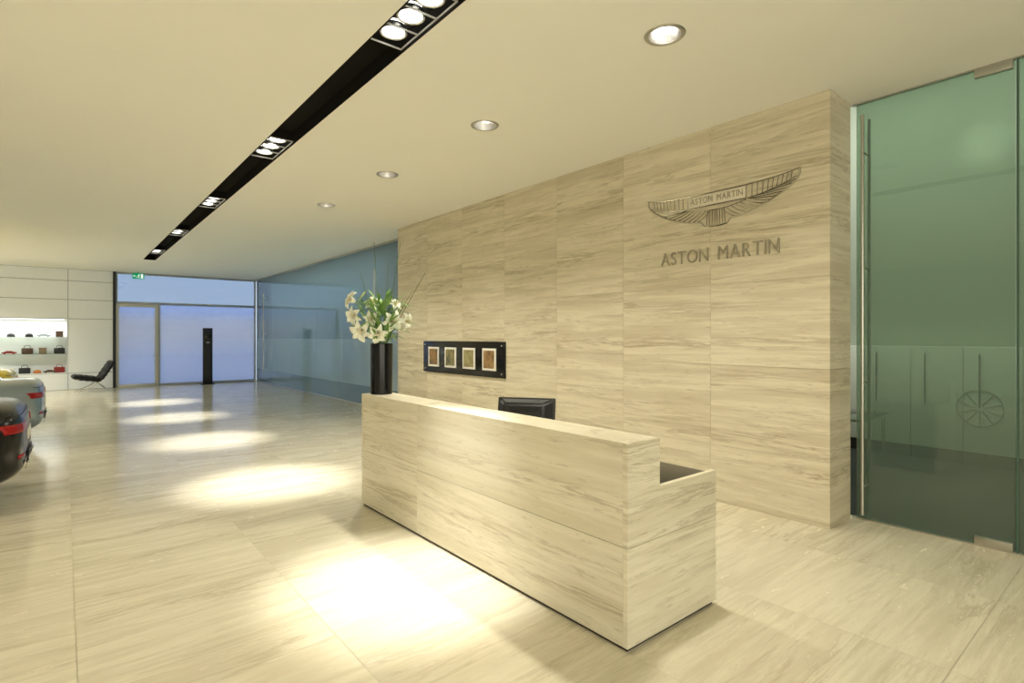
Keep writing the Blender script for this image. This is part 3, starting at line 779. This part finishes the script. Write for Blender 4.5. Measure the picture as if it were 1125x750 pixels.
# ------------------------------------------------------------------ cars on the left
def make_car(label, loc, paint):
    t = thing('car', label, 'car', loc, 0, 'sports cars parked along the left')
    ST = [(-4.60, .50, .30, .50), (-4.52, .70, .24, .58), (-4.25, .86, .19, .68), (-3.8, .93, .17, .78), (-3.3, .94, .17, .84), (-2.6, .91, .17, .89), (-1.8, .91, .18, .92), (-1.2, .95, .19, .96),
          (-.7, .95, .20, .975), (-.35, .91, .23, .985), (-.14, .84, .27, .99), (-.04, .74, .34, .93), (0, .60, .42, .80)]
    PR = [(0, 0), (.55, 0), (.88, .02), (.98, .18), (1, .45), (.98, .70), (.88, .90), (.6, .985), (0, 1)]
    bm = B(); prev = None; first = None
    for x, hw, zb, zt in ST:
        ring = [bm.verts.new((x, a * hw, zb + b * (zt - zb))) for a, b in PR] + [bm.verts.new((x, -a * hw, zb + b * (zt - zb))) for a, b in PR[-2:0:-1]]
        if prev:
            for k in range(len(ring)): bm.faces.new((prev[k], prev[(k + 1) % len(ring)], ring[(k + 1) % len(ring)], ring[k]))
        else: bm.faces.new(ring[::-1])
        prev = ring
    bm.faces.new(prev)
    body = obj('body', bm, paint, t, True, 180); body.modifiers.new('s', 'SUBSURF').levels = 2; body.modifiers[0].render_levels = 2
    CS_ = [(-3.15, .70, .80, .60, .84), (-2.9, .74, .82, .60, .93), (-2.35, .78, .84, .56, 1.22), (-1.85, .78, .86, .55, 1.28), (-1.3, .78, .88, .53, 1.24), (-.8, .74, .90, .50, 1.08), (-.42, .66, .92, .48, .975)]
    bm = B(); prev = None
    for x, hb, zb, ht, zt in CS_:
        half = [(hb, zb), (hb * .97, zb + .3 * (zt - zb)), ((hb + ht * 2) / 3, zb + .8 * (zt - zb)), (ht * .8, zt - .01), (0, zt)]
        ring = [bm.verts.new((x, a, b)) for a, b in half] + [bm.verts.new((x, -a, b)) for a, b in half[-2::-1]]
        if prev:
            for k in range(len(ring) - 1): bm.faces.new((prev[k], prev[k + 1], ring[k + 1], ring[k]))
        else: bm.faces.new(ring[::-1])
        prev = ring
    bm.faces.new(prev)
    cab_ = obj('windows', bm, M['carglass'], t, True, 180); cab_.modifiers.new('s', 'SUBSURF').levels = 2; cab_.modifiers[0].render_levels = 2
    bpy.context.view_layer.update(); dg = bpy.context.evaluated_depsgraph_get()
    tb = BVHTree.FromObject(body, dg); tc = BVHTree.FromObject(cab_, dg)
    def patch(name, tree, org, dr, us, vs, off, m, parent=t):
        bm = B(); G = []
        for a in us:
            row = []
            for b in vs:
                h = tree.ray_cast(org(a, b), dr)
                row.append(bm.verts.new(h[0] + h[1] * off) if h[0] else None)
            G.append(row)
        for i in range(len(G) - 1):
            for j in range(len(G[0]) - 1):
                q = (G[i][j], G[i + 1][j], G[i + 1][j + 1], G[i][j + 1])
                if all(q): bm.faces.new(q)
        bmesh.ops.delete(bm, geom=[v for v in bm.verts if not v.link_faces], context='VERTS')
        o = obj(name, bm, m, parent)
        k = o.modifiers.new('s', 'SOLIDIFY'); k.thickness = .012; return o
    lin = lambda a, b, n: [a + (b - a) * i / n for i in range(n + 1)]
    rear = lambda a, b: Vector((2, a, b)); DR = Vector((-1, 0, 0))
    for s in (-1, 1):
        l = patch('tail_lamp', tb, rear, DR, lin(s * .40, s * .80, 12), lin(.73, .81, 4), .008, M['tail'])
        patch('exhaust', tb, rear, DR, lin(s * .36, s * .50, 5), lin(.38, .44, 3), .02, M['chrome'])
        patch('reflector', tb, rear, DR, lin(s * .55, s * .72, 6), lin(.50, .53, 2), .006, M['tail'])
    patch('diffuser', tb, rear, DR, lin(-.33, .33, 10), lin(.40, .50, 4), .006, M['black'])
    patch('number_plate', tb, rear, DR, lin(-.26, .26, 6), lin(.60, .70, 3), .008, M['mount'])
    patch('boot_line', tb, rear, DR, lin(-.70, .70, 20), lin(.872, .880, 1), .004, M['black'])
    patch('roof', tc, lambda a, b: Vector((a, b, 3)), Vector((0, 0, -1)), lin(-2.35, -1.15, 10), lin(-.50, .50, 10), .006, paint)
    for xx in (-3.72, -.98):
        for s in (-1, 1):
            mt = Matrix.Translation((xx, s * .85, .335)) @ Matrix.Rotation(-s * PI / 2, 4, 'X')
            bm = B(); lathe(bm, [(.20, .115), (.23, .125), (.315, .12), (.335, .09), (.335, -.09), (.315, -.11), (.2, -.11)], 40, mt); wl = obj('wheel', bm, M['rubber'], t)
            bm = B(); lathe(bm, [(0, .09), (.05, .095), (.06, .07), (.20, .07), (.232, .12), (.225, .0), (.05, .0), (0, .0)], 40, mt)
            for k in range(10):
                a = k * PI / 5; tube(bm, [mt @ Vector((.04 * math.cos(a), .04 * math.sin(a), .085)), mt @ Vector((.22 * math.cos(a), .22 * math.sin(a), .105))], .013, 6)
            obj('rim', bm, M['steel'], wl)
    return t
make_car('black sports car with red tail lamps, nearest at the left edge', (-.27, 7.35, 0), M['carblack'])
make_car('silver blue sports car parked behind the black car', (-.22, 11.0, 0), M['carsilver'])
make_car('yellow sports car, farthest in the row at the left edge', (-.72, 14.6, 0), M['caryellow'])

# ------------------------------------------------------------------ room behind the right hand glass
cb0 = None
CW = .55
for i in range(6):
    y = .05 + CW * i
    lb = ['pale cabinet unit hidden furthest right behind the glass door', 'pale cabinet unit right beside the round ornament unit', 'pale cabinet unit bearing the round spoked ornament', 'pale cabinet unit with a dark handle left of the round ornament', 'pale cabinet unit partly behind the glass table', 'pale cabinet unit nearest the stone wall behind the glass'][i]
    if cb0 is None:
        t = cb0 = thing('storage_cabinet', lb, 'cabinet', (8.7, y, .006), 0, 'pale cabinets behind the glass door')
        bm = B(); box(bm, .03, .39, .003, CW - .003, 0, .16); obj('plinth', bm, M['plinth'], t, False)
        bm = B(); box(bm, .02, .39, .002, CW - .002, .16, 1.47, .002); obj('body', bm, M['cab'], t)
        bm = B(); box(bm, 0, .018, .003, CW - .003, .165, 1.465, .002); d = obj('door', bm, M['cab'], t)
        bm = B(); tube(bm, [(-.02, CW - .16, .72), (-.02, CW - .16, 1.38)], .007, 8); tube(bm, [(-.02, CW - .16, .78), (.0, CW - .16, .78)], .005, 6); tube(bm, [(-.02, CW - .16, 1.32), (.0, CW - .16, 1.32)], .005, 6)
        obj('handle', bm, M['handle'], d)
    else: dup(cb0, (8.7, y, .006), lb)
wo = thing('wheel_ornament', 'faint round spoked wheel ornament on the pale cabinets behind the glass', 'ornament', (8.699, 1.54, .72))
mt = Matrix.Rotation(-PI / 2, 4, 'Y')
bm = B(); lathe(bm, [(.215, .0), (.215, .006), (.220, .008), (.23, .006), (.23, 0)], 48, mt); obj('rim', bm, M['steel'], wo)
for k in range(10):
    a = k * PI / 5; bm = B(); tube(bm, [mt @ Vector((.035 * math.cos(a), .035 * math.sin(a), .004)), mt @ Vector((.218 * math.cos(a), .218 * math.sin(a), .004))], .006, 6); obj('spoke', bm, M['steel'], wo)
bm = B(); lathe(bm, [(0, 0), (.045, 0), (.045, .008), (0, .010)], 24, mt); obj('hub', bm, M['cab'], wo)
tb_ = thing('glass_table', 'glass topped table with chrome legs behind the glass door', 'table', (6.95, 2.9, .006))
bm = B(); box(bm, -.4, .4, -.8, .8, .715, .73, .003); obj('table_top', bm, M['shelfglass'], tb_)
for sx in (-.35, .35):
    for sy in (-.75, .75):
        bm = B(); tube(bm, [(sx, sy, 0), (sx, sy, .715)], .016, 10); obj('leg', bm, M['chrome'], tb_)
bm = B()
for sx in (-.35, .35): tube(bm, [(sx, -.75, .69), (sx, .75, .69)], .012, 8)
for sy in (-.75, .75): tube(bm, [(-.35, sy, .69), (.35, sy, .69)], .012, 8)
obj('frame', bm, M['chrome'], tb_)

# office behind the long partition
dk = thing('office_desk', 'pale office desk behind the blue green partition', 'desk', (6.9, 15.6, 0))
bm = B(); box(bm, -.4, .4, -.9, .9, .70, .73, .003); obj('desk_top', bm, M['cab'], dk)
for sx in (-.35, .35):
    for sy in (-.85, .85):
        bm = B(); tube(bm, [(sx, sy, 0), (sx, sy, .70)], .02, 8); obj('leg', bm, M['steel'], dk)
def office_chair(loc, rz, lb):
    t = thing('office_chair', lb, 'chair', loc, rz, 'black chairs behind the partition')
    bm = B(); box(bm, -.24, .24, -.24, .24, .42, .49, .03); obj('seat', bm, M['leather'], t)
    bm = B(); box(bm, .19, .25, -.22, .22, .55, 1.05, .025); obj('backrest', bm, M['leather'], t)
    bm = B(); tube(bm, [(0, 0, .06), (0, 0, .42)], .025, 10); tube(bm, curve([(.1, 0, .43), (.27, 0, .45), (.27, 0, .62)], 5), .015, 8); obj('column', bm, M['steel'], t)
    for k in range(5):
        a = k * 2 * PI / 5; bm = B(); tube(bm, [(0, 0, .09), (.28 * math.cos(a), .28 * math.sin(a), .05)], .016, 8)
        lathe(bm, [(0, 0), (.025, .004), (.025, .045), (0, .05)], 10, Matrix.Translation((.28 * math.cos(a), .28 * math.sin(a), 0))); obj('leg', bm, M['black'], t)
office_chair((5.85, 12.9, 0), 2.2, 'black office chair behind the partition, left of the vase')
office_chair((5.85, 10.9, 0), 2.6, 'black office chair behind the partition, right of the vase')

# ------------------------------------------------------------------ lights and world
WARM = (1, .955, .82)
def lamp(kind, name, loc, power, col=WARM, **k):
    l = bpy.data.lights.new(name, kind); l.energy = power; l.color = col
    o = bpy.data.objects.new(name, l); COL.objects.link(o); o.location = loc
    if 'rot' in k: o.rotation_euler = k.pop('rot')
    for a, b in k.items(): setattr(l, a, b)
    return o
R = math.radians
for y in SYS: lamp('SPOT', 'spot_beam', (SX, y, CEIL - .02), 1050, (1, .99, .93), spot_size=R(34), spot_blend=1.0, shadow_soft_size=.06)
for y in DYS: lamp('SPOT', 'downlight_beam', (DX, y, CEIL - .03), 210, WARM, spot_size=R(120), spot_blend=.9, shadow_soft_size=.08)
for y, e in ((0, 470), (5, 530), (10, 640), (15, 760)): lamp('SPOT', 'showroom_fill', (-4.0, y, CEIL - .1), e, WARM, spot_size=R(140), spot_blend=.8, shadow_soft_size=.3)  # unseen spots without fixtures, added as general fill
lamp('SPOT', 'showroom_fill', (-2.6, 18.3, CEIL - .1), 760, (1, .97, .88), spot_size=R(150), spot_blend=.8, shadow_soft_size=.3)  # unseen spot added to brighten the far floor and white wall
lamp('AREA', 'rear_fill_light', (-1.5, -3.9, 1.9), 245, WARM, shape='RECTANGLE', size=9, size_y=2.6, rot=(R(90), 0, 0))  # added fill behind the camera; the wall there has no window
lamp('AREA', 'office_light', (7.4, 2.2, OC - .05), 150, (.98, 1, .88), shape='RECTANGLE', size=2, size_y=4)
lamp('SPOT', 'office_glow_spot', (7.9, 1.55, 3.9), 30, (1, 1, .9), spot_size=R(34), spot_blend=1.0, shadow_soft_size=.1, rot=(0, R(-98), 0))  # added spot without a fixture, makes a soft glow on the wall
lamp('AREA', 'far_office_light', (7.4, 15.0, CEIL - .05), 560, (.88, .96, 1), shape='RECTANGLE', size=2, size_y=9)
lamp('AREA', 'case_light', ((NX0 + NX1) / 2, YB + .12, NZ1 - .05), 18, (1, .98, .92), shape='RECTANGLE', size=1.7, size_y=.1)
wd = bpy.data.worlds.new('dusk'); S.world = wd; wd.use_nodes = True
nt = wd.node_tree; bg = nt.nodes['Background']
tc = nt.nodes.new('ShaderNodeTexCoord'); sp = nt.nodes.new('ShaderNodeSeparateXYZ'); rp = nt.nodes.new('ShaderNodeValToRGB')
nt.links.new(tc.outputs['Generated'], sp.inputs[0]); nt.links.new(sp.outputs['Z'], rp.inputs[0]); nt.links.new(rp.outputs[0], bg.inputs[0])
rp.color_ramp.elements[0].position = 0; rp.color_ramp.elements[0].color = (.62, .70, .86, 1)
rp.color_ramp.elements[1].position = .12; rp.color_ramp.elements[1].color = (.59, .69, .88, 1)
bg.inputs[1].default_value = 1.2

cam = bpy.data.cameras.new('camera'); co = bpy.data.objects.new('camera', cam); COL.objects.link(co)
co.location = (0, 0, H); co.rotation_euler = (PI / 2, 0, -TH)
cam.sensor_width = 36; cam.lens = 36 * F / 1125; cam.shift_y = -5 / 1125; cam.clip_end = 200
S.camera = co
